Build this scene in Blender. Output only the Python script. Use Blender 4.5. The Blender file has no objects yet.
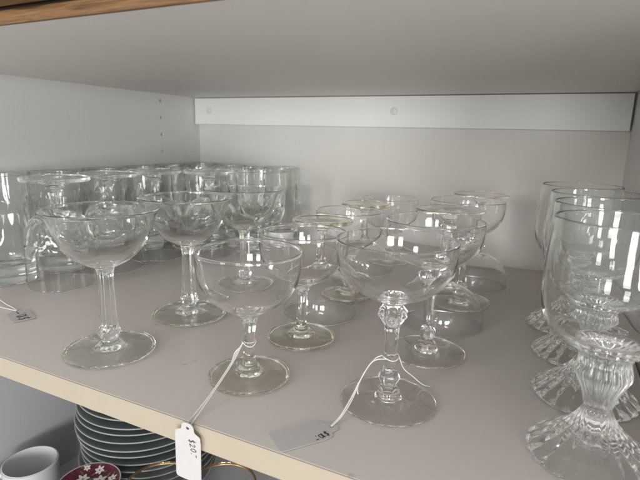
import bpy, bmesh, math, random
from mathutils import Vector, Matrix
random.seed(7)
PI = math.pi
sc = bpy.context.scene
COL = sc.collection

# ------------------------------------------------------------------ measures (metres)
XR = 0.788        # inner width of the cupboard
ZC = 0.2775       # underside of the shelf above
DF = 0.600        # depth of the shelf
ZF = -0.350       # floor of the compartment below

# ------------------------------------------------------------------ materials
def new_mat(name):
    m = bpy.data.materials.new(name); m.use_nodes = True
    nt = m.node_tree
    return m, nt, nt.nodes['Principled BSDF']

def melamine(name, col, rough=0.42, speck=0.02, grain=(6, 60, 60), marks=0.0):
    m, nt, b = new_mat(name)
    N, L = nt.nodes, nt.links
    tc = N.new('ShaderNodeTexCoord'); mp = N.new('ShaderNodeMapping'); mp.inputs['Scale'].default_value = grain
    L.new(tc.outputs['Object'], mp.inputs['Vector'])
    n1 = N.new('ShaderNodeTexNoise'); n1.inputs['Scale'].default_value = 9; n1.inputs['Detail'].default_value = 6
    L.new(mp.outputs[0], n1.inputs['Vector'])
    n2 = N.new('ShaderNodeTexNoise'); n2.inputs['Scale'].default_value = 5.0; n2.inputs['Detail'].default_value = 4
    L.new(tc.outputs['Object'], n2.inputs['Vector'])
    add = N.new('ShaderNodeMath'); add.operation = 'ADD'
    L.new(n1.outputs['Fac'], add.inputs[0]); L.new(n2.outputs['Fac'], add.inputs[1])
    mr = N.new('ShaderNodeMapRange')
    mr.inputs['From Min'].default_value = 0.6; mr.inputs['From Max'].default_value = 1.4
    mr.inputs['To Min'].default_value = 1 - speck; mr.inputs['To Max'].default_value = 1 + speck
    L.new(add.outputs[0], mr.inputs['Value'])
    mul = N.new('ShaderNodeVectorMath'); mul.operation = 'SCALE'
    mul.inputs[0].default_value = col[:3]
    L.new(mr.outputs[0], mul.inputs['Scale'])
    out = mul.outputs[0]
    if marks:
        n3 = N.new('ShaderNodeTexNoise'); n3.inputs['Scale'].default_value = 26; n3.inputs['Detail'].default_value = 3
        n3.inputs['Roughness'].default_value = 0.75
        L.new(tc.outputs['Object'], n3.inputs['Vector'])
        cr = N.new('ShaderNodeMapRange'); cr.inputs['From Min'].default_value = 0.66; cr.inputs['From Max'].default_value = 0.71
        cr.inputs['To Min'].default_value = 0; cr.inputs['To Max'].default_value = marks
        L.new(n3.outputs['Fac'], cr.inputs['Value'])
        mx = N.new('ShaderNodeMix'); mx.data_type = 'RGBA'
        L.new(cr.outputs[0], mx.inputs['Factor']); L.new(out, mx.inputs['A']); mx.inputs['B'].default_value = (.16, .14, .12, 1)
        out = mx.outputs['Result']
    L.new(out, b.inputs['Base Color'])
    b.inputs['Roughness'].default_value = rough
    b.inputs['Specular IOR Level'].default_value = 0.3
    bp = N.new('ShaderNodeBump'); bp.inputs['Strength'].default_value = 0.05; bp.inputs['Distance'].default_value = 0.001
    nb = N.new('ShaderNodeTexNoise'); nb.inputs['Scale'].default_value = 220; nb.inputs['Detail'].default_value = 3
    L.new(tc.outputs['Object'], nb.inputs['Vector']); L.new(nb.outputs['Fac'], bp.inputs['Height'])
    L.new(bp.outputs[0], b.inputs['Normal'])
    return m

def plain(name, col, rough=0.5, spec=0.4, var=0.05, scale=40, metal=0.0, coat=0.0):
    m, nt, b = new_mat(name)
    N, L = nt.nodes, nt.links
    tc = N.new('ShaderNodeTexCoord'); n = N.new('ShaderNodeTexNoise'); n.inputs['Scale'].default_value = scale; n.inputs['Detail'].default_value = 5
    L.new(tc.outputs['Object'], n.inputs['Vector'])
    mr = N.new('ShaderNodeMapRange'); mr.inputs['From Min'].default_value = .3; mr.inputs['From Max'].default_value = .7
    mr.inputs['To Min'].default_value = 1 - var; mr.inputs['To Max'].default_value = 1 + var
    L.new(n.outputs['Fac'], mr.inputs['Value'])
    v = N.new('ShaderNodeVectorMath'); v.operation = 'SCALE'; v.inputs[0].default_value = col[:3]
    L.new(mr.outputs[0], v.inputs['Scale']); L.new(v.outputs[0], b.inputs['Base Color'])
    b.inputs['Roughness'].default_value = rough; b.inputs['Specular IOR Level'].default_value = spec
    b.inputs['Metallic'].default_value = metal; b.inputs['Coat Weight'].default_value = coat
    return m

def glass(name, col, wav=0.02, wscale=60, ior=1.46):
    m = bpy.data.materials.new(name); m.use_nodes = True
    nt = m.node_tree; N, L = nt.nodes, nt.links
    N.remove(N['Principled BSDF'])
    g = N.new('ShaderNodeBsdfGlass'); g.inputs['IOR'].default_value = ior; g.inputs['Roughness'].default_value = 0.0
    g.inputs['Color'].default_value = (*col, 1)
    tc = N.new('ShaderNodeTexCoord'); n = N.new('ShaderNodeTexNoise'); n.inputs['Scale'].default_value = wscale; n.inputs['Detail'].default_value = 1.5
    L.new(tc.outputs['Object'], n.inputs['Vector'])
    bp = N.new('ShaderNodeBump'); bp.inputs['Strength'].default_value = wav; bp.inputs['Distance'].default_value = 0.002
    L.new(n.outputs['Fac'], bp.inputs['Height']); L.new(bp.outputs[0], g.inputs['Normal'])
    L.new(g.outputs[0], N['Material Output'].inputs['Surface'])
    return m

def oak_mat():
    m, nt, b = new_mat('oak'); N, L = nt.nodes, nt.links
    tc = N.new('ShaderNodeTexCoord'); mp = N.new('ShaderNodeMapping'); mp.inputs['Scale'].default_value = (7, 150, 150)
    L.new(tc.outputs['Object'], mp.inputs['Vector'])
    n = N.new('ShaderNodeTexNoise'); n.inputs['Scale'].default_value = 3; n.inputs['Detail'].default_value = 8; n.inputs['Roughness'].default_value = .65
    n.inputs['Distortion'].default_value = .6
    L.new(mp.outputs[0], n.inputs['Vector'])
    cr = N.new('ShaderNodeValToRGB')
    e = cr.color_ramp.elements
    e[0].position = .30; e[0].color = (.065, .028, .010, 1)
    e[1].position = .72; e[1].color = (.32, .180, .070, 1)
    x = cr.color_ramp.elements.new(.50); x.color = (.205, .105, .038, 1)
    L.new(n.outputs['Fac'], cr.inputs[0]); L.new(cr.outputs[0], b.inputs['Base Color'])
    b.inputs['Roughness'].default_value = .42
    bp = N.new('ShaderNodeBump'); bp.inputs['Strength'].default_value = .25; bp.inputs['Distance'].default_value = .0015
    L.new(n.outputs['Fac'], bp.inputs['Height']); L.new(bp.outputs[0], b.inputs['Normal'])
    return m

WHITE = (.67, .67, .655)
M = dict(
    wall=melamine('melamine_wall', WHITE, grain=(40, 40, 6)),
    back=melamine('melamine_back', (.69, .68, .65), grain=(6, 40, 40)),
    shelf=melamine('melamine_shelf', (.70, .655, .615), rough=.38, marks=.25, grain=(5, 60, 60)),
    ceil=melamine('melamine_ceiling', (.80, .765, .725), rough=.42, speck=.035, grain=(3, 70, 70)),
    rail=melamine('melamine_rail', (.86, .865, .85)),
    lower=melamine('melamine_lower_shaded', (.52, .525, .54), grain=(40, 40, 6)),  # same boards as above; the lower compartment's shade is put into this grey
    band=plain('cream_edging', (.455, .395, .305), .4, .35, .03, 25),
    cap=plain('white_plastic', (.76, .75, .72), .3),
    oak=oak_mat(),
    particle=plain('particle_board_shaded', (.035, .024, .016), .9, .1, .4, 700),  # raw board inside the pin holes, darkened to paint in their shade
    dark=plain('recess_shade', (.05, .03, .018), .6),  # near-black tone for the shade in the gap above the oak strip
    paper=plain('tag_paper', (.575, .56, .55), .8, .2, .02, 90),
    ink=plain('ink', (.015, .015, .03), .5),
    string=plain('cotton_string', (.74, .72, .68), .9, .1, .08, 900),
    g_clear=glass('glass_clear', (.998, .998, .997)),
    g_flare=glass('glass_flared_coupe', (.994, .997, .993)),
    g_olive=glass('glass_round_coupe', (.997, .997, .994)),
    g_olive_foot=glass('glass_olive_foot', (.967, .963, .942)),
    g_flare_foot=glass('glass_flared_foot', (.974, .978, .966)),
    g_clear_foot=glass('glass_clear_foot', (.978, .972, .968)),
    g_goblet=glass('glass_goblet', (.996, .998, .996), wav=.16, wscale=42),
    g_press=glass('glass_pressed', (.995, .998, .995), wav=.05, wscale=90),
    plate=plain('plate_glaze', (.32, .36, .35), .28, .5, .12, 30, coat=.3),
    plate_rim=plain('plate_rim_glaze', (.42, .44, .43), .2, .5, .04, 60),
    mug=plain('mug_glaze', (.62, .63, .62), .22, .5, .03, 20, coat=.3),
    mugpat=plain('mug_decor', (.09, .09, .095), .3, .5, .3, 80),
    floral=plain('red_glaze', (.095, .014, .026), .18, .5, .45, 160),
    petal=plain('white_petals', (.60, .55, .53), .2, .5, .12, 120),
    leaf=plain('dull_green_leaves', (.10, .11, .06), .25, .5, .3, 90),
    gold=plain('gold_line', (.42, .27, .12), .28, .5, .06, 50, metal=1.0),
)

# ------------------------------------------------------------------ object helpers
def link(o, parent=None):
    COL.objects.link(o)
    if parent: o.parent = parent
    return o

def mesh_obj(name, verts, faces, mat, parent=None, smooth=False, normals=None):
    me = bpy.data.meshes.new(name)
    me.from_pydata([tuple(v) for v in verts], [], faces); me.update()
    if mat: me.materials.append(mat)
    if smooth:
        me.polygons.foreach_set('use_smooth', [True] * len(me.polygons))
    if normals: me.normals_split_custom_set_from_vertices(normals)
    o = bpy.data.objects.new(name, me)
    return link(o, parent)

def bm_obj(name, bm, mat, parent=None, smooth=False):
    me = bpy.data.meshes.new(name); bm.normal_update(); bm.to_mesh(me); bm.free()
    if mat: me.materials.append(mat)
    if smooth: me.polygons.foreach_set('use_smooth', [True] * len(me.polygons))
    return link(bpy.data.objects.new(name, me), parent)

def box_bm(bm, x0, x1, y0, y1, z0, z1, bev=0.0):
    r = bmesh.ops.create_cube(bm, size=1.0)
    bmesh.ops.scale(bm, vec=(x1 - x0, y1 - y0, z1 - z0), verts=r['verts'])
    bmesh.ops.translate(bm, vec=((x0 + x1) / 2, (y0 + y1) / 2, (z0 + z1) / 2), verts=r['verts'])
    if bev:
        ed = list({e for v in r['verts'] for e in v.link_edges})
        bmesh.ops.bevel(bm, geom=ed, offset=bev, segments=2, profile=.5, affect='EDGES')
    return bm

def board(name, x0, x1, y0, y1, z0, z1, mat, parent=None, bev=0.0008):
    return bm_obj(name, box_bm(bmesh.new(), x0, x1, y0, y1, z0, z1, bev), mat, parent)

def thing(name, label, cat, loc=(0, 0, 0), rotz=0.0, group=None):
    o = bpy.data.objects.new(name, None); link(o)
    o.empty_display_size = .02
    o.location = loc; o.rotation_euler = (0, 0, rotz)
    o['label'] = label; o['category'] = cat
    if group: o['group'] = group
    return o

def tag(o, label, cat, group=None):
    o['label'] = label; o['category'] = cat
    if group: o['group'] = group
    return o

def struct(o):
    o['kind'] = 'structure'; return o

def dup(root, loc, rotz, label, group=None):
    r = root.copy(); COL.objects.link(r); r.location = loc; r.rotation_euler = (0, 0, rotz)
    r['label'] = label
    if group: r['group'] = group
    for ch in list(root.children):
        c = ch.copy(); COL.objects.link(c); c.parent = r
        for g in list(ch.children):
            d = g.copy(); COL.objects.link(d); d.parent = c
    return r

# smooth a polyline of (r, z) with Catmull-Rom; a point given as (r, z, 1) stays a sharp corner
def curve(pts, n=6):
    out = []
    runs, cur = [], []
    for p in pts:
        cur.append((p[0], p[1]))
        if len(p) > 2 and len(cur) > 1:
            runs.append(cur); cur = [(p[0], p[1])]
    if len(cur) > 1: runs.append(cur)
    for k, r in enumerate(runs):
        q = [(2 * r[0][0] - r[1][0], 2 * r[0][1] - r[1][1])] + r + [(2 * r[-1][0] - r[-2][0], 2 * r[-1][1] - r[-2][1])]
        for i in range(1, len(q) - 2):
            for s in range(n):
                t = s / n
                def cr(a, b, c, d):
                    return .5 * (2 * b + (c - a) * t + (2 * a - 5 * b + 4 * c - d) * t * t + (3 * b - a - 3 * c + d) * t ** 3)
                out.append((max(0, cr(q[i - 1][0], q[i][0], q[i + 1][0], q[i + 2][0])), cr(q[i - 1][1], q[i][1], q[i + 1][1], q[i + 2][1])))
    out.append((pts[-1][0], pts[-1][1]))
    return out

def facet(n, th, phase=0.0):
    a = 2 * PI / n
    t = ((th + phase) % a) - a / 2
    return math.cos(a / 2) / math.cos(t)

def lathe_parts(sections, mats, H, segs=72, mod=None, flip=False, foot_mat=None):
    """sections: list of (part name, profile); consecutive profiles share their end point.
    One watertight surface of revolution is made, then cut into part meshes that meet edge to edge."""
    prof, spans = [], []
    for nm, pr in sections:
        s = len(prof) - 1 if prof else 0
        prof += pr if not prof else pr[1:]
        spans.append((nm, s, len(prof) - 1))
    verts, ring = [], []
    for i, (r, z) in enumerate(prof):
        if r < 1e-6:
            ring.append([len(verts)] * segs); verts.append((0, 0, z)); continue
        idx = []
        for k in range(segs):
            th = 2 * PI * k / segs
            rr, zz = (r, z) if mod is None else mod(r, z, th, i / len(prof))
            idx.append(len(verts)); verts.append((rr * math.cos(th), rr * math.sin(th), zz))
        ring.append(idx)
    if flip:
        verts = [(x, -y, H - z) for x, y, z in verts]
    def faces_of(a, b):
        fs = []
        for i in range(a, b):
            for k in range(segs):
                q = [ring[i][k], ring[i][(k + 1) % segs], ring[i + 1][(k + 1) % segs], ring[i + 1][k]]
                u = []
                for v in q:
                    if v not in u: u.append(v)
                if len(u) > 2: fs.append(tuple(u))
        return fs
    full = bpy.data.meshes.new('tmp'); full.from_pydata(verts, [], faces_of(0, len(prof) - 1)); full.update()
    nor = [tuple(v.normal) for v in full.vertices]
    bpy.data.meshes.remove(full)
    res = []
    for nm, a, b in spans:
        fs = faces_of(a, b)
        used = sorted({v for f in fs for v in f}); mp = {v: i for i, v in enumerate(used)}
        me = bpy.data.meshes.new(nm)
        me.from_pydata([verts[v] for v in used], [], [tuple(mp[v] for v in f) for f in fs]); me.update()
        me.polygons.foreach_set('use_smooth', [True] * len(me.polygons))
        me.normals_split_custom_set_from_vertices([nor[v] for v in used])
        me.materials.append(foot_mat if nm == 'foot' and foot_mat else mats)
        res.append((nm, me))
    return res

def glassware(parts, name, label, cat, loc, rotz, group):
    t = thing(name, label, cat, loc, rotz, group)
    for nm, me in parts:
        link(bpy.data.objects.new(nm, me), t)
    return t

def tube(name, pts, rad, mat, parent=None, segs=8, closed=False, sub=6):
    P = [Vector(p) for p in pts]
    if sub:
        q = []
        n = len(P)
        for i in range(n - 1):
            a = P[max(i - 1, 0)]; b = P[i]; c = P[i + 1]; d = P[min(i + 2, n - 1)]
            for s in range(sub):
                t = s / sub
                q.append(.5 * (2 * b + (c - a) * t + (2 * a - 5 * b + 4 * c - d) * t * t + (3 * b - a - 3 * c + d) * t ** 3))
        q.append(P[-1]); P = q
    verts, faces = [], []
    up = Vector((0, 0, 1)); 
    for i, p in enumerate(P):
        d = (P[min(i + 1, len(P) - 1)] - P[max(i - 1, 0)]).normalized()
        s = d.cross(up)
        if s.length < 1e-3: s = d.cross(Vector((1, 0, 0)))
        s.normalize(); u = s.cross(d)
        for k in range(segs):
            a = 2 * PI * k / segs
            verts.append(p + rad * (math.cos(a) * s + math.sin(a) * u))
    for i in range(len(P) - 1):
        for k in range(segs):
            faces.append((i * segs + k, i * segs + (k + 1) % segs, (i + 1) * segs + (k + 1) % segs, (i + 1) * segs + k))
    faces.append(tuple(range(segs))[::-1]); faces.append(tuple(range((len(P) - 1) * segs, len(P) * segs)))
    return mesh_obj(name, verts, faces, mat, parent, smooth=True)

# ------------------------------------------------------------------ the cupboard
def wall_with_holes(name, x0, x1, hole_x, holes):
    w = board(name, x0, x1, -.612, -.0005, -.0189, ZC + .04, M['wall'], bev=0)
    bm = bmesh.new()
    for (y, z) in holes:
        r = bmesh.ops.create_cone(bm, cap_ends=True, segments=20, radius1=.0032, radius2=.0032, depth=.03)
        bmesh.ops.rotate(bm, verts=r['verts'], cent=(0, 0, 0), matrix=Matrix.Rotation(PI / 2, 3, 'Y'))
        bmesh.ops.translate(bm, verts=r['verts'], vec=(hole_x, y, z))
    cut = bm_obj('cutter', bm, M['particle'])
    md = w.modifiers.new('holes', 'BOOLEAN'); md.operation = 'DIFFERENCE'; md.object = cut; md.solver = 'EXACT'
    dg = bpy.context.evaluated_depsgraph_get()
    me = bpy.data.meshes.new_from_object(w.evaluated_get(dg))
    w.modifiers.clear(); w.data = me
    bpy.data.objects.remove(cut)
    return struct(w)

hz = [.2648 - .0316 * k for k in range(8)]
wall_with_holes('wall_left', -.018, 0, 0.0, [(-.112, z) for z in hz] + [(-.50, z) for z in hz])
wall_with_holes('wall_right', XR, XR + .018, XR, [(-.126, z) for z in [.1721 + .032 * k for k in (-4, -3, -2, -1, 0, 1, 2)]])
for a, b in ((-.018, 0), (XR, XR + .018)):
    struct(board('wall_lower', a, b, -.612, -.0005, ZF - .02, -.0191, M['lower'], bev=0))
struct(board('wall_back', -.018, XR + .018, 0, .006, ZF - .02, ZC + .04, M['back'], bev=0))
shelf = struct(board('shelf', .0008, XR - .0022, -DF + .0009, -.0012, -.0190, 0, M['shelf'], bev=.0003))
board('edge_band', .0008, XR - .0022, -DF - .0003, -DF + .0007, -.0192, -.00015, M['band'], shelf, bev=.0002)
struct(board('shelf_upper', .0006, XR - .0012, -.6087, -.0008, ZC, ZC + .0085, M['ceil'], bev=0))
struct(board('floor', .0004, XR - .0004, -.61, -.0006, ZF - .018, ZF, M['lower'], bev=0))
rail = struct(board('back_rail', .0030, XR - .0032, -.0168, -.0006, ZC - .0535, ZC - .0013, M['rail'], bev=.0006))
for x in (.0395, .435):
    bm = bmesh.new()
    r = bmesh.ops.create_uvsphere(bm, u_segments=24, v_segments=12, radius=.0058)
    bmesh.ops.scale(bm, verts=r['verts'], vec=(1.12, .42, 1.12)); bmesh.ops.translate(bm, verts=r['verts'], vec=(x, -.0168, .251))
    bm_obj('screw_cover', bm, M['cap'], rail, True)
# oak face frame in front of the shelf above, with the drawer front over it
oak = struct(board('oak_frame_rail', -.04, XR + .04, -.6125, -.6089, ZC - .0001, ZC + .0092, M['oak'], bev=.0005))
struct(board('gap_shade_board', -.04, XR + .04, -.6086, -.5900, ZC + .0088, ZC + .14, M['dark'], bev=0))  # added dark board: closes the gap and gives it its shade by colour
struct(board('oak_drawer_front', -.04, XR + .04, -.6340, -.6130, ZC + .0108, ZC + .14, M['oak'], bev=.002))

# ------------------------------------------------------------------ glasses
GM = {}
def coupe_flared(flip=False):
    H = .136
    foot = curve([(0, .0030), (.020, .0026), (.036, .0010), (.0385, 0), (.0404, .0006), (.0413, .0020), (.0406, .0036), (.036, .0044), (.022, .0062), (.012, .0084), (.0078, .0108)], 4)
    stem = curve([(.0078, .0108), (.0076, .0130), (.0098, .0170), (.0100, .0205), (.0086, .0240), (.0080, .0300), (.0072, .0500), (.0068, .0700), (.0078, .0790), (.0096, .0826)], 4)
    up = lambda r, z: (r, .0826 + (z - .0826) * 1.1509)
    bowl = curve([up(*q) for q in [(.0096, .0826), (.0170, .0856), (.0270, .0914), (.0352, .0995), (.0408, .1090), (.0443, .1190), (.0482, .1262), (.0501, .1283), (.0507, .1290), (.0504, .1297), (.0495, .1297), (.0487, .1288),
                  (.0464, .1258), (.0430, .1194), (.0396, .1098), (.0341, .1009), (.0262, .0930), (.0170, .0878), (.0080, .0860), (0, .0856)]], 5)
    def mod(r, z, th, u):
        if z < .0125 or z > .090 or r > .02: return r, z
        w = min(1, (z - .0125) / .004) * min(1, max(0, (.0855 - z) / .006))
        f = facet(8, th)
        fl = 1 - .10 * (1 - abs(math.cos(4 * th)))
        return r * (1 + w * (f * fl - 1)), z
    return lathe_parts([('foot', foot), ('stem', stem), ('bowl', bowl)], M['g_flare'], H, 96, mod, flip, M['g_flare_foot'])

def coupe_round(flip=False):
    H = .113
    foot = curve([(0, .0034), (.016, .0030), (.030, .0012), (.0322, 0), (.0339, .0006), (.0348, .0022), (.0340, .0040), (.030, .0050), (.019, .0066), (.011, .0090), (.0068, .0125)], 4)
    stem = curve([(.0068, .0125), (.0054, .0165), (.0048, .0230), (.0046, .0320), (.0052, .0420), (.0063, .0500), (.0085, .0560)], 4)
    up = lambda r, z: (r, .056 + (z - .056) * 1.0962)
    bowl = curve([up(*q) for q in [(.0085, .0560), (.0130, .0590), (.0220, .0632), (.0320, .0700), (.0390, .0790), (.0426, .0890), (.0436, .0990), (.0438, .1055), (.0441, .1068), (.0439, .1078), (.0431, .1080), (.0425, .1073), (.0426, .1056),
                  (.0425, .0990), (.0414, .0892), (.0379, .0800), (.0312, .0715), (.0218, .0650), (.0120, .0616), (0, .0604)]], 5)
    return lathe_parts([('foot', foot), ('stem', stem), ('bowl', bowl)], M['g_olive'], H, 80, None, flip, M['g_olive_foot'])

def coupe_knob(flip=False):
    H = .132
    foot = curve([(0, .0018), (.020, .0015), (.0350, .0003), (.0365, 0), (.0374, .0005), (.0377, .0014), (.0370, .0023), (.030, .0028), (.018, .0040), (.0105, .0052, 1), (.0098, .0066)], 4)
    stem = curve([(.0098, .0066), (.0094, .0098), (.0076, .0118), (.0058, .0140), (.0070, .0168), (.0086, .0202), (.0080, .0236), (.0056, .0266),
                  (.0050, .0310), (.0050, .0450), (.0055, .0580), (.0064, .0640, 1), (.0098, .0690), (.0124, .0735), (.0118, .0765), (.0092, .0795), (.0080, .0815), (.0090, .0840)], 4)
    up = lambda r, z: (r, .0840 + (z - .0785) * 1.0909)
    bowl = curve([up(*q) for q in [(0.0090, 0.0785), (0.0150, 0.0802), (0.0229, 0.0834), (0.0325, 0.0890), (0.0400, 0.0970), (0.0439, 0.1060), (0.0451, 0.1140), (0.0453, 0.1212), (0.0452, 0.1222), (0.0448, 0.1225), (0.0444, 0.1218), (0.0443, 0.1140), (0.0430, 0.1062), (0.0393, 0.0982), (0.0319, 0.0906), (0.0224, 0.0852), (0.0130, 0.0822), (0.0000, 0.0812)]], 5)
    def mod(r, z, th, u):
        if z < .0105 or z > .0840 or r > .016: return r, z
        w = min(1, (z - .0105) / .003) * min(1, max(0, (.0840 - z) / .004))
        f = facet(6, th)
        if .062 < z < .083:      # the cut knob stands out in points
            k = math.exp(-((z - .0742) / .005) ** 2)
            f *= 1 + .16 * k * math.cos(6 * th + PI)
        return r * (1 + w * (f - 1) * 1.1), z
    return lathe_parts([('foot', foot), ('stem', stem), ('bowl', bowl)], M['g_clear'], H, 96, mod, flip, M['g_clear_foot'])

def goblet_fluted():
    H = .161
    foot = curve([(0, .0130), (.010, .0112), (.022, .0062), (.032, .0018), (.0362, 0), (.0380, .0010), (.0384, .0030), (.0355, .0066), (.0285, .0120), (.0210, .0185), (.0152, .0248), (.0112, .0305), (.0088, .0350)], 5)
    stem = curve([(.0088, .0350), (.0080, .0375), (.0083, .0395), (.0090, .0420), (.0098, .0460), (.0116, .0505), (.0140, .0560), (.0156, .0596), (.0160, .0625), (.0154, .0655), (.0147, .0690), (.0150, .0740), (.0178, .0782)], 5)
    bowl = curve([(.0178, .0782), (.0252, .0812), (.0340, .0880), (.0398, .0980), (.0420, .1100), (.0424, .1240), (.0412, .1400), (.0400, .1540), (.0394, .1602), (.0390, .1610), (.0384, .1602),
                  (.0390, .1540), (.0401, .1400), (.0412, .1240), (.0407, .1102), (.0384, .0992), (.0330, .0902), (.0240, .0842), (.0130, .0815), (0, .0808)], 5)
    def mod(r, z, th, u):
        if u < .07 or z > .0785 or r < .004: return r, z
        if u > .62: return r, z
        w = 1.0 if z > .002 else max(0, z / .002)
        if z > .074: w *= max(0, (.0785 - z) / .0045)
        a = .036 if z < .037 else .045
        c = abs(math.cos(10 * th))
        rr = r * (1 + w * a * (1 - 2 * (1 - c) ** 1.4))
        rr += .0007 * math.exp(-((z - .0125) / .0022) ** 2) * w
        return min(rr, .0430), z
    return lathe_parts([('foot', foot), ('stem', stem), ('bowl', bowl)], M['g_goblet'], H, 160, mod, False)

def cut(th, z, z0, z1, n, depth):
    """crossed wedge cuts pressed into a band between z0 and z1 (0..depth inwards)"""
    if z <= z0 or z >= z1: return 0
    t = (z - z0) / (z1 - z0)
    e = min(1, min(t, 1 - t) * 8)
    a = abs(((n * th / (2 * PI) + t * 1.0) % 1) - .5) * 2
    b = abs(((n * th / (2 * PI) - t * 1.0) % 1) - .5) * 2
    return depth * e * (1 - min(a, b)) 

def goblet_footed(flip=False):
    H = .144
    foot = curve([(0, .0045), (.018, .0040), (.038, .0012), (.0410, 0), (.0425, .0010), (.0428, .0028), (.0410, .0046), (.030, .0066), (.018, .0095), (.010, .0140), (.0078, .0180)], 4)
    stem = curve([(.0078, .0180), (.0070, .0240), (.0072, .0330), (.0085, .0400), (.0120, .0450)], 4)
    bowl = curve([(.0120, .0450), (.0210, .0476), (.0320, .0530), (.0395, .0620), (.0425, .0740), (.0432, .0900), (.0434, .1100), (.0437, .1300), (.0440, .1428), (.0435, .1440), (.0428, .1428),
                  (.0425, .1300), (.0420, .1100), (.0414, .0900), (.0400, .0760), (.0360, .0650), (.0280, .0575), (.0160, .0535), (0, .0525)], 6)
    def mod(r, z, th, u):
        if u < .62 and r > .020 and z > .0476:
            return r - cut(th, z, .049, .090, 10, .0026), z
        if z > .018 and z < .044 and r < .012:
            return r * (1 + .8 * (facet(6, th) - 1)), z
        return r, z
    return lathe_parts([('foot', foot), ('stem', stem), ('bowl', bowl)], M['g_press'], H, 100, mod, flip)

def tumbler(flip=False):
    H = .145
    base = curve([(0, .0030), (.018, .0026), (.0285, .0004), (.0300, 0), (.0318, .0008), (.0326, .0028), (.0328, .0080), (.0328, .0200)], 5)
    wall = curve([(.0328, .0200), (.0328, .0500), (.0329, .0800), (.0330, .1100), (.0332, .1300), (.0334, .1440), (.0329, .1450), (.0323, .1440),
                  (.0316, .1300), (.0310, .1100), (.0304, .0800), (.0298, .0500), (.0290, .0300), (.0255, .0250), (.0140, .0228), (0, .0220)], 7)
    def mod(r, z, th, u):
        if u < .58 and z > .045 and r > .02:
            return r - cut(th, z, .058, .118, 9, .0022), z
        return r, z
    return lathe_parts([('base', base), ('wall', wall)], M['g_press'], H, 100, mod, flip)

# --- flared coupes with fluted stems, in a row front to back on the left
g = 'flared champagne coupes with fluted stems'
A = coupe_flared()
t0 = glassware(A, 'coupe_glass', 'flared clear coupe with thick fluted stem nearest the left end of the shelf edge', 'coupe glass', (.3320, -.5420, .0003), .2, g)
dup(t0, (.3335, -.4310, .0003), .5, 'flared coupe with fluted stem standing between the front flared coupe and the one behind')
dup(t0, (.3350, -.3215, .0003), .9, 'flared coupe farthest back of its row, partly hidden behind the olive tinted coupe')

# --- round coupes with olive tinted feet, middle row
g = 'round coupes of faintly olive glass'
B, Bf = coupe_round(), coupe_round(True)
t1 = glassware(B, 'coupe_glass', 'olive tinted coupe tied by its stem to the tag hanging over the edge', 'coupe glass', (.4770, -.5220, .0003), 0, g)
dup(t1, (.4775, -.4275, .0003), .3, 'upright olive tinted coupe directly behind the one tied to the hanging tag')
t2 = glassware(Bf, 'coupe_glass', 'upturned olive tinted coupe with its foot in the air, nearer of two', 'coupe glass', (.4625, -.3500, .0003), 0, g)
dup(t1, (.4635, -.2700, .0003), .8, 'upright olive tinted coupe between the two upturned olive tinted coupes')
dup(t2, (.4550, -.1900, .0003), .2, 'upturned olive tinted coupe with its foot in the air, the farther of the two')
dup(t1, (.4670, -.1100, .0003), 1.2, 'upright olive tinted coupe last in its row, close to the back panel')

# --- wide coupes with cut knob stems, right row
g = 'wide clear coupes with cut knob stems'
K, Kf = coupe_knob(), coupe_knob(True)
t3 = glassware(K, 'coupe_glass', 'wide clear knob stemmed coupe tied to the tag lying on the shelf', 'coupe glass', (.5960, -.5030, .0003), .25, g)
dup(t3, (.6010, -.3980, .0003), .6, 'upright wide clear coupe directly behind the one tied to the lying tag')
t4 = glassware(Kf, 'coupe_glass', 'upturned wide clear coupe, the nearer of two standing on their rims', 'coupe glass', (.5970, -.3100, .0003), .1, g)
dup(t3, (.6020, -.2215, .0003), .9, 'upright wide clear coupe between the two upturned clear coupes')
dup(t4, (.6060, -.1330, .0003), .4, 'upturned wide clear coupe farthest back, near the back panel')

# --- big fluted goblets along the right wall
g = 'tall goblets with fluted bell feet by the right wall'
E = goblet_fluted()
t5 = glassware(E, 'goblet', 'tall goblet with fluted bell foot nearest the viewer beside the right wall', 'goblet', (.7380, -.5070, .0003), 0, g)
dup(t5, (.7375, -.4200, .0003), .2, 'fluted goblet second from the front along the right wall')
dup(t5, (.7340, -.3350, .0003), .35, 'fluted goblet third from the front along the right wall')
dup(t5, (.7240, -.2530, .0003), .1, 'fluted goblet farthest back along the right wall')

# --- footed goblets with cut bowls, behind the flared coupes
g = 'footed goblets with cut bowls at the left back'
Fu, Ff = goblet_footed(), goblet_footed(True)
t6 = glassware(Ff, 'footed_goblet', 'upturned footed goblet with cut bowl just behind the front flared coupe', 'goblet', (.1060, -.4220, .0003), .3, g)
dup(t6, (.0985, -.3300, .0003), .1, 'upturned footed goblet second from the front in the row near the left wall')
dup(t6, (.1020, -.2400, .0003), .7, 'upturned footed goblet third from the front in the row near the left wall')
dup(t6, (.1700, -.1850, .0003), .5, 'upturned footed goblet standing right of the row, behind the middle flared coupe')
t7 = glassware(Fu, 'footed_goblet', 'upright footed goblet with cut bowl behind the farthest flared coupe', 'goblet', (.2370, -.1280, .0003), .2, g)
dup(t7, (.1100, -.1480, .0003), .2, 'upright footed goblet last in the row near the left wall')

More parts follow.
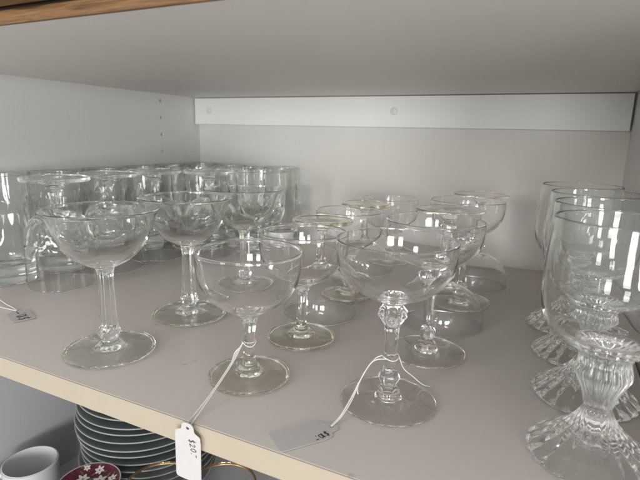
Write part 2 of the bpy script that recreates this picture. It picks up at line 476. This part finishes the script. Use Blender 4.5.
# --- straight tumblers with thick bases
g = 'straight cut tumblers with thick bases'
T, Tf = tumbler(), tumbler(True)
t8 = glassware(T, 'tumbler', 'thick based cut tumbler at the left edge of the view, nearest of the tumblers', 'tumbler', (.0345, -.4520, .0003), .2, g)
for i, (x, y, lb) in enumerate([
        (.0400, -.3750, 'straight tumbler directly behind the nearest tumbler, beside the left wall'),
        (.0370, -.2840, 'straight tumbler third from the front beside the left wall'),
        (.0370, -.2050, 'straight tumbler fourth from the front beside the left wall'),
        (.0380, -.1270, 'straight tumbler fifth from the front beside the left wall'),
        (.0420, -.0500, 'straight tumbler in the left back corner of the cupboard'),
        (.1150, -.0560, 'straight tumbler by the back panel, next to the one in the corner'),
        (.1730, -.0880, 'straight tumbler between the cut footed goblet and the back panel'),
        (.2260, -.0400, 'straight tumbler farthest right of the tumblers, by the back panel')]):
    dup(t8, (x, y, .0003), .3 + .7 * i, lb)

# ------------------------------------------------------------------ price tags
GLY = {   # strokes in a unit cell, x right, y up
    '$': [[(.75, .85), (.45, .95), (.2, .78), (.35, .55), (.68, .42), (.72, .18), (.42, .05), (.15, .18)], [(.48, 1.12), (.42, -.1)]],
    '2': [[(.15, .75), (.4, .97), (.7, .8), (.6, .5), (.15, .04), (.8, .08)]],
    '1': [[(.3, .8), (.52, 1.0), (.46, 0)]],
    '8': [[(.62, .85), (.38, .95), (.3, .7), (.66, .4), (.6, .08), (.3, .08), (.28, .36), (.68, .72), (.62, .85)]],
    '0': [[(.5, .98), (.2, .7), (.22, .2), (.5, .02), (.78, .3), (.74, .78), (.5, .98)]],
    '.': [[(.3, .0), (.4, .06)]],
    '-': [[(.05, .55), (.4, .62), (.6, .52), (.95, .6)]],
}
def handwriting(text, size, adv, stroke, parent, origin, ang, zoff):
    """flat ink ribbons written on the card's own plane"""
    verts, faces = [], []
    c, s = math.cos(ang), math.sin(ang)
    x = 0
    lift = 0
    for ch in text:
        if ch == '^': lift = .45; continue
        sz = size * (.6 if lift else 1)
        for pl in GLY[ch]:
            P = [Vector((x + px * sz * .75 + random.uniform(-.03, .03) * sz, py * sz + lift * size + random.uniform(-.03, .03) * sz)) for px, py in pl]
            for a, b in zip(P[:-1], P[1:]):
                d = (b - a)
                if d.length < 1e-6: continue
                n = Vector((-d.y, d.x)).normalized() * stroke / 2; e = d.normalized() * stroke * .35
                k = len(verts)
                for v in (a - e + n, a - e - n, b + e - n, b + e + n):
                    verts.append((origin[0] + c * v.x - s * v.y, origin[1] + s * v.x + c * v.y, zoff + .00001 * (len(faces) % 7)))
                faces.append((k, k + 1, k + 2, k + 3))
        x += sz * adv * (.5 if ch in '.1' else 1)
    return mesh_obj('handwriting', verts, faces, M['ink'], parent)

def tag_outline(w, h):
    """scalloped tag: y=0 at the hole end, runs to -h"""
    half = [(0, .0045), (.0030, .0040), (.0048, .0022), (.0054, -.0002), (.0058, -.0022), (.0078, -.0034), (.0104, -.0050), (w / 2 - .0004, -.0078), (w / 2, -.0105), (w / 2, -h + .0022), (w / 2 - .0008, -h + .0006), (w / 2 - .0025, -h)]
    right = curve([(a, b) for a, b in half[:9]], 4) + half[9:]
    return right + [(-a, b) for a, b in reversed(right[1:])]

def make_tag(name, label, loc, ex, ey, ez, w, h, bend=0.0):
    """card in the plane of ex (across) and ey (towards the hole), ez = its face normal"""
    root = thing(name, label, 'price tag', loc, 0, 'white price tags on strings')
    out = tag_outline(w, h)
    hole = [(.0014 * math.cos(2 * PI * k / 14), .0014 * math.sin(2 * PI * k / 14)) for k in range(14)]
    bm = bmesh.new()
    vo = [bm.verts.new((a, b, 0)) for a, b in out]; vh = [bm.verts.new((a, b, 0)) for a, b in hole]
    eo = [bm.edges.new((vo[i], vo[(i + 1) % len(vo)])) for i in range(len(vo))]
    eh = [bm.edges.new((vh[i], vh[(i + 1) % len(vh)])) for i in range(len(vh))]
    bmesh.ops.triangle_fill(bm, use_beauty=True, edges=eo + eh)
    for f in bm.faces:
        if f.normal.z < 0: f.normal_flip()
    # cut across so that the card can bow
    for k in range(1, 9):
        y = -h * k / 9
        bmesh.ops.bisect_plane(bm, geom=bm.verts[:] + bm.edges[:] + bm.faces[:], plane_co=(0, y, 0), plane_no=(0, 1, 0))
    r = bmesh.ops.extrude_face_region(bm, geom=bm.faces[:])
    bmesh.ops.translate(bm, verts=[v for v in r['geom'] if isinstance(v, bmesh.types.BMVert)], vec=(0, 0, .0003))
    bmesh.ops.recalc_face_normals(bm, faces=bm.faces[:])
    mat = Matrix((ex, ey, ez)).transposed().to_4x4()
    card = bm_obj('card', bm, M['paper'], root)
    card.matrix_local = mat
    return root, card

# tag 1 hangs in front of the shelf edge
up = Vector((.10, -.10, .99)).normalized()
n1 = Vector((.05, -1, -.10)); n1 = (n1 - n1.dot(up) * up).normalized()
ex = up.cross(n1).normalized()
hang, card = make_tag('price_tag', 'white price tag hanging over the cream shelf edge from a string', (.4800, -.6048, -.0010), ex, up, n1, .0225, .0480)
handwriting('$20.^-', .0052, .74, .00055, card, (.0008, -.0088), -PI / 2 + .16, .00042)
r3 = lambda p: tuple(Vector(p) - hang.location)
zz = .0315
ring = [(.4770 + .0058 * math.cos(a), -.5220 + .0058 * math.sin(a), zz + .0015 * math.sin(2 * a)) for a in [2 * PI * k / 14 - 2.0 for k in range(15)]]
tube('string', [r3(q) for q in ring], .00045, M['string'], hang, sub=3)
tube('string', [r3(q) for q in [ring[0], (.4725, -.5300, .0290), (.4728, -.5450, .0190), (.4745, -.5720, .0075), (.4765, -.5960, .0014), (.4785, -.6022, .0011), (.4797, -.6046, .0006), (.4800, -.6042, -.0004)]], .0005, M['string'], hang)
tube('string', [r3(q) for q in [ring[-2], (.4740, -.5300, .0300), (.4742, -.5460, .0185), (.4762, -.5740, .0070), (.4795, -.5960, .0014), (.4812, -.6024, .0011), (.4806, -.6046, .0006), (.4801, -.6042, -.0004)]], .0005, M['string'], hang)
tube('string', [r3(q) for q in [(.4740, -.5295, .0300), (.4705, -.5330, .0260), (.4680, -.5340, .0180), (.4665, -.5335, .0130)]], .0005, M['string'], hang)

# tag 2 lies on the shelf by the knob stem coupe
d = (Vector((.5722, -.5565, 0)) - Vector((.5440, -.5930, 0))).normalized()
nz = Vector((0, 0, 1)); exx = d.cross(nz).normalized()
lying, card = make_tag('price_tag', 'white price tag lying flat on the shelf by the front edge', (.5715, -.5575, .0006), exx, d, nz, .0235, .0445)
handwriting('$10.^-', .0050, .66, .0007, card, (.0030, -.0062), -PI / 2 + .25, .00042)
r3 = lambda p: tuple(Vector(p) - lying.location)
ring = [(.5960 + .0066 * math.cos(a), -.5030 + .0066 * math.sin(a), .0385 + .001 * math.sin(2 * a)) for a in [2 * PI * k / 14 - 2.6 for k in range(15)]]
tube('string', [r3(q) for q in ring], .00045, M['string'], lying, sub=3)
tube('string', [r3(q) for q in [ring[0], (.5855, -.5105, .0365), (.5800, -.5200, .0260), (.5770, -.5340, .0110), (.5745, -.5470, .0040), (.5722, -.5555, .0018), (.5716, -.5575, .0013)]], .0005, M['string'], lying)
tube('string', [r3(q) for q in [ring[2], (.5850, -.5120, .0355), (.5796, -.5215, .0245), (.5762, -.5345, .0120), (.5738, -.5468, .0046), (.5714, -.5560, .0018), (.5713, -.5578, .0012)]], .0005, M['string'], lying)
tube('string', [r3(q) for q in [(.5780, -.5240, .0215), (.5785, -.5265, .0170), (.5798, -.5280, .0140)]], .00055, M['string'], lying)
tube('string', [r3(q) for q in [ring[7], (.6050, -.4950, .0270), (.6110, -.4890, .0190), (.6180, -.4800, .0090), (.6222, -.4700, .0036)]], .00045, M['string'], lying)

# tag 3 lies on the shelf near the left tumbler
d = (Vector((.1570, -.5220, 0)) - Vector((.1890, -.5350, 0))).normalized()
exx = d.cross(nz).normalized()
third, card = make_tag('price_tag', 'small white price tag lying on the shelf in front of the left tumblers', (.1580, -.5205, .0006), exx, d, nz, .0225, .0380)
handwriting('$10.-', .0104, .72, .0011, card, (.0062, -.0350), PI / 2 + .05, .00042)
r3 = lambda p: tuple(Vector(p) - third.location)
tube('string', [r3(q) for q in [(.1580, -.5205, .0012), (.1450, -.5180, .0020), (.1250, -.5150, .0032), (.1000, -.5080, .0060), (.0760, -.4920, .0120)]], .0006, M['string'], third)
tube('string', [r3(q) for q in [(.1580, -.5210, .0012), (.1430, -.5235, .0016), (.1230, -.5230, .0024), (.0960, -.5100, .0050), (.0770, -.4910, .0110)]], .0006, M['string'], third)

# ------------------------------------------------------------------ crockery in the compartment below
# stack of plates
px, py = .1430, -.3170
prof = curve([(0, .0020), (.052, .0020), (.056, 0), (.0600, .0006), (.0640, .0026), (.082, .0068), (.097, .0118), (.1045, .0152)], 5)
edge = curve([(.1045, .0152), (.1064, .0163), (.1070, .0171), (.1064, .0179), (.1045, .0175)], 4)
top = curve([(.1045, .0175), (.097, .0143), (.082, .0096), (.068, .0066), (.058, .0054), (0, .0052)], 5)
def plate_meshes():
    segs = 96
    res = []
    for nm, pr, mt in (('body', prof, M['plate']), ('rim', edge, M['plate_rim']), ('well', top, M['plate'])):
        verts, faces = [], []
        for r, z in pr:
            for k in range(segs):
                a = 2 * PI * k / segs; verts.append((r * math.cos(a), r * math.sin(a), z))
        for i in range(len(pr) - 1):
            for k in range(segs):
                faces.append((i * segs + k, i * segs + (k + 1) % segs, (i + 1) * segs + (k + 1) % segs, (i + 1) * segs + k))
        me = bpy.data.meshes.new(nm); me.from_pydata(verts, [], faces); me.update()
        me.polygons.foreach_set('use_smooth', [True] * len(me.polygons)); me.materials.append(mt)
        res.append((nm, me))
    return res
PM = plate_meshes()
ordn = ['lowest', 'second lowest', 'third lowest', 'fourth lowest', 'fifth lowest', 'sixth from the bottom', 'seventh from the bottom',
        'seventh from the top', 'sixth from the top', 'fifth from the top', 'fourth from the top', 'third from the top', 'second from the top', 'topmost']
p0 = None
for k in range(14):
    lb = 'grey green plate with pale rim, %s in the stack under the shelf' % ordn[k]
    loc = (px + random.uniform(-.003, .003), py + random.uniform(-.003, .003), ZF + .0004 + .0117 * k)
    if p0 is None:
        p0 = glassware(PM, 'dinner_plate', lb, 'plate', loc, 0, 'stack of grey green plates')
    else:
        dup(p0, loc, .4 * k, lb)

def lathe_simple(name, pr, mat, parent, segs=72):
    verts, faces = [], []
    for r, z in pr:
        for k in range(segs):
            a = 2 * PI * k / segs; verts.append((max(r, .00001) * math.cos(a), max(r, .00001) * math.sin(a), z))
    for i in range(len(pr) - 1):
        for k in range(segs):
            faces.append((i * segs + k, i * segs + (k + 1) % segs, (i + 1) * segs + (k + 1) % segs, (i + 1) * segs + k))
    return mesh_obj(name, verts, faces, mat, parent, smooth=True)

# mug by the left wall
mug = thing('mug', 'pale grey glazed mug standing by the left wall below the shelf', 'mug', (.0560, -.4640, ZF + .0004)); mug.scale = (.92, .92, .92)
lathe_simple('body', curve([(0, .003), (.026, .003), (.029, 0), (.032, .001), (.035, .008), (.0375, .03), (.0388, .06), (.0400, .0855), (.0396, .0880), (.0384, .0885), (.0374, .0870), (.0362, .060), (.0350, .03), (.031, .010), (.022, .0065), (0, .006)], 5), M['mug'], mug)
hp = [(.0375, 0, .070), (.052, 0, .074), (.062, 0, .062), (.062, 0, .044), (.053, 0, .028), (.036, 0, .022)]
ca = -2.4
tube('handle', [(a * math.cos(ca), a * math.sin(ca), z) for a, b, z in hp], .0045, M['mug'], mug, 12)
# painted sprig on the mug's side: leaves that follow the wall
vs, fs = [], []
for k in range(16):
    a0 = -.75 + random.uniform(-.45, .45); z0 = .066 + random.uniform(-.022, .014); L, W, rt = .0075, .0026, random.uniform(0, PI)
    pts = [(L * math.cos(t) * (1), W * math.sin(t)) for t in [2 * PI * j / 10 for j in range(10)]]
    b = len(vs)
    for u, v in pts:
        du, dv = u * math.cos(rt) - v * math.sin(rt), u * math.sin(rt) + v * math.cos(rt)
        z = z0 + dv; r = .0388 + (z - .06) * .047 + .0006 + .00004 * k; a = a0 + du / .039
        vs.append((r * math.cos(a), r * math.sin(a), z))
    fs.append(tuple(range(b, b + 10)))
mesh_obj('painted_leaves', vs, fs, M['mugpat'], mug)

# floral bowl in front of the plates
bowl = thing('floral_bowl', 'small bowl with red and white floral glaze in front of the plate stack', 'bowl', (.1800, -.4650, ZF + .0004)); bowl.scale = (.93, .93, .93)
lathe_simple('body', curve([(0, .006), (.020, .006), (.022, 0), (.025, .001), (.026, .008), (.030, .03), (.036, .065), (.041, .090), (.0428, .0985)], 5), M['floral'], bowl)
lathe_simple('rim', curve([(.0428, .0985), (.0436, .1000), (.0432, .1012), (.0418, .1008)], 4), M['plate_rim'], bowl)
lathe_simple('well', curve([(.0418, .1008), (.036, .0975), (.026, .0940), (.012, .0925), (0, .0922)], 5), M['floral'], bowl)

def painted(name, mat, shapes, parent, zoff):
    '''shapes: (x, y, length, width, angle) leaf-shaped strokes lying on the bowl's well'''
    vs, fs = [], []
    wr = [(0, .0922), (.012, .0925), (.026, .0940), (.036, .0975), (.0418, .1008)]
    def well(r):
        for (a, za), (b, zb) in zip(wr[:-1], wr[1:]):
            if r <= b: return za + (zb - za) * (r - a) / (b - a)
        return wr[-1][1]
    for k, (x, y, l, wd, an) in enumerate(shapes):
        b = len(vs)
        for j in range(14):
            t = 2 * PI * j / 14
            u, v = l * math.cos(t), wd * math.sin(t) * (1 - .35 * math.cos(t))
            px_, py_ = x + u * math.cos(an) - v * math.sin(an), y + u * math.sin(an) + v * math.cos(an)
            r = math.hypot(px_, py_)
            if r > .0405: px_, py_ = px_ * .0405 / r, py_ * .0405 / r; r = .0405
            vs.append((px_, py_, well(r) + zoff + .00002 * (k % 9)))
        fs.append(tuple(range(b, b + 14)))
    return mesh_obj(name, vs, fs, mat, parent)
flowers, leaves = [], []
for fx, fy, fr in [(.003, .016, .010), (-.020, .006, .009), (.022, .000, .009), (-.002, -.016, .010), (-.012, .029, .007), (.018, .025, .007), (.033, .014, .005), (-.030, .022, .005), (-.022, -.018, .007), (.020, -.022, .007)]:
    for k in range(6):
        an = k * PI / 3 + fx * 60
        flowers.append((fx + .6 * fr * math.cos(an), fy + .6 * fr * math.sin(an), fr * .46, fr * .27, an))
    for k in range(3):
        an = k * 2.1 + fy * 80
        leaves.append((fx + 1.35 * fr * math.cos(an), fy + 1.35 * fr * math.sin(an), fr * .45, fr * .16, an + .4))
painted('painted_leaves', M['leaf'], leaves, bowl, .0004)
painted('painted_flowers', M['petal'], flowers, bowl, .0008)

# gold-rimmed glasses in front of the plates
def gold_glass(label, loc, r, h):
    t = thing('gold_rimmed_glass', label, 'drinking glass', loc, 0, 'gold rimmed glasses below the shelf')
    pr = [(0, .006), (r * .6, .005), (r * .72, 0), (r * .78, .001), (r * .80, .010), (r * .90, h * .5), (r - .0002, h - .002), (r - .0006, h), (r - .0014, h - .002), (r * .90 - .0016, h * .5), (r * .78 - .002, .016), (r * .5, .011), (0, .010)]
    parts = lathe_parts([('body', curve(pr, 4))], M['g_clear'], h, 72)
    for nm, me in parts: link(bpy.data.objects.new(nm, me), t)
    lathe_simple('gold_rim', [(r - .0003, h - .0016), (r + .0002, h - .0014), (r + .0003, h - .0004), (r - .0002, h + .0004), (r - .0012, h + .0003), (r - .0016, h - .0010)], M['gold'], t)
    return t
gold_glass('gold rimmed clear glass in front of the plate stack, behind the hanging tag', (.2760, -.4330, ZF + .0004), .0480, .1000)
gold_glass('gold rimmed clear glass under the shelf, right of the hanging tag', (.3620, -.4150, ZF + .0004), .0440, .1200)

# ------------------------------------------------------------------ light: two windows of the room and the pale room itself
def window_lamp(name, loc, target, w, h, energy, col):
    ld = bpy.data.lights.new(name, 'AREA'); ld.shape = 'RECTANGLE'; ld.size = w; ld.size_y = h
    ld.energy = energy; ld.color = col
    o = bpy.data.objects.new(name, ld); COL.objects.link(o)
    o.location = loc
    dvec = Vector(target) - Vector(loc)
    o.rotation_euler = dvec.to_track_quat('-Z', 'Y').to_euler()
    return o
tgt = (.40, -.30, .10)
window_lamp('window_lamp', (1.95, -2.90, .12), tgt, .60, .60, 33, (.98, .99, 1.0))
window_lamp('window_lamp', (1.05, -3.25, .12), tgt, .45, .60, 16, (.98, .99, 1.0))
window_lamp('window_lamp', (-.55, -3.20, .62), tgt, .50, .70, 20, (1.0, .97, .93))

w = bpy.data.worlds.new('World'); sc.world = w; w.use_nodes = True
nt = w.node_tree; bg = nt.nodes['Background']
tc = nt.nodes.new('ShaderNodeTexCoord'); sx = nt.nodes.new('ShaderNodeSeparateXYZ'); cr = nt.nodes.new('ShaderNodeValToRGB')
nt.links.new(tc.outputs['Generated'], sx.inputs[0])
mr = nt.nodes.new('ShaderNodeMapRange'); mr.inputs['From Min'].default_value = -1; mr.inputs['From Max'].default_value = 1
nt.links.new(sx.outputs['Z'], mr.inputs['Value']); nt.links.new(mr.outputs[0], cr.inputs[0])
e = cr.color_ramp.elements
e[0].position = .30; e[0].color = (.66, .64, .62, 1)
e[1].position = .80; e[1].color = (1.0, .995, .985, 1)
nt.links.new(cr.outputs[0], bg.inputs['Color']); bg.inputs['Strength'].default_value = .90

# ------------------------------------------------------------------ camera
cd = bpy.data.cameras.new('camera'); cam = bpy.data.objects.new('camera', cd); COL.objects.link(cam)
Rv = Vector((.90007733, .43497443, .02565237)); Uv = Vector((-.1135631, .17734018, .97757551)); Fv = Vector((-.42067115, .88280672, -.20901692))
mw = Matrix((Rv, Uv, -Fv)).transposed().to_4x4(); mw.translation = (.69548960, -.84536671, .20522263)
cam.matrix_world = mw
cd.sensor_width = 36; cd.lens = 36 * 484.004 / 640; cd.clip_start = .01; cd.clip_end = 100
cd.dof.use_dof = True; cd.dof.focus_distance = .46; cd.dof.aperture_fstop = 11
sc.camera = cam

sc.render.engine = 'CYCLES'
cy = sc.cycles
cy.use_denoising = True
cy.max_bounces = 96; cy.diffuse_bounces = 8; cy.glossy_bounces = 48; cy.transmission_bounces = 96; cy.transparent_max_bounces = 16
cy.caustics_refractive = True; cy.caustics_reflective = False
cy.blur_glossy = .3; cy.sample_clamp_indirect = 30
sc.view_settings.view_transform = 'Standard'; sc.view_settings.look = 'None'
sc.view_settings.exposure = 0.05; sc.view_settings.gamma = 1
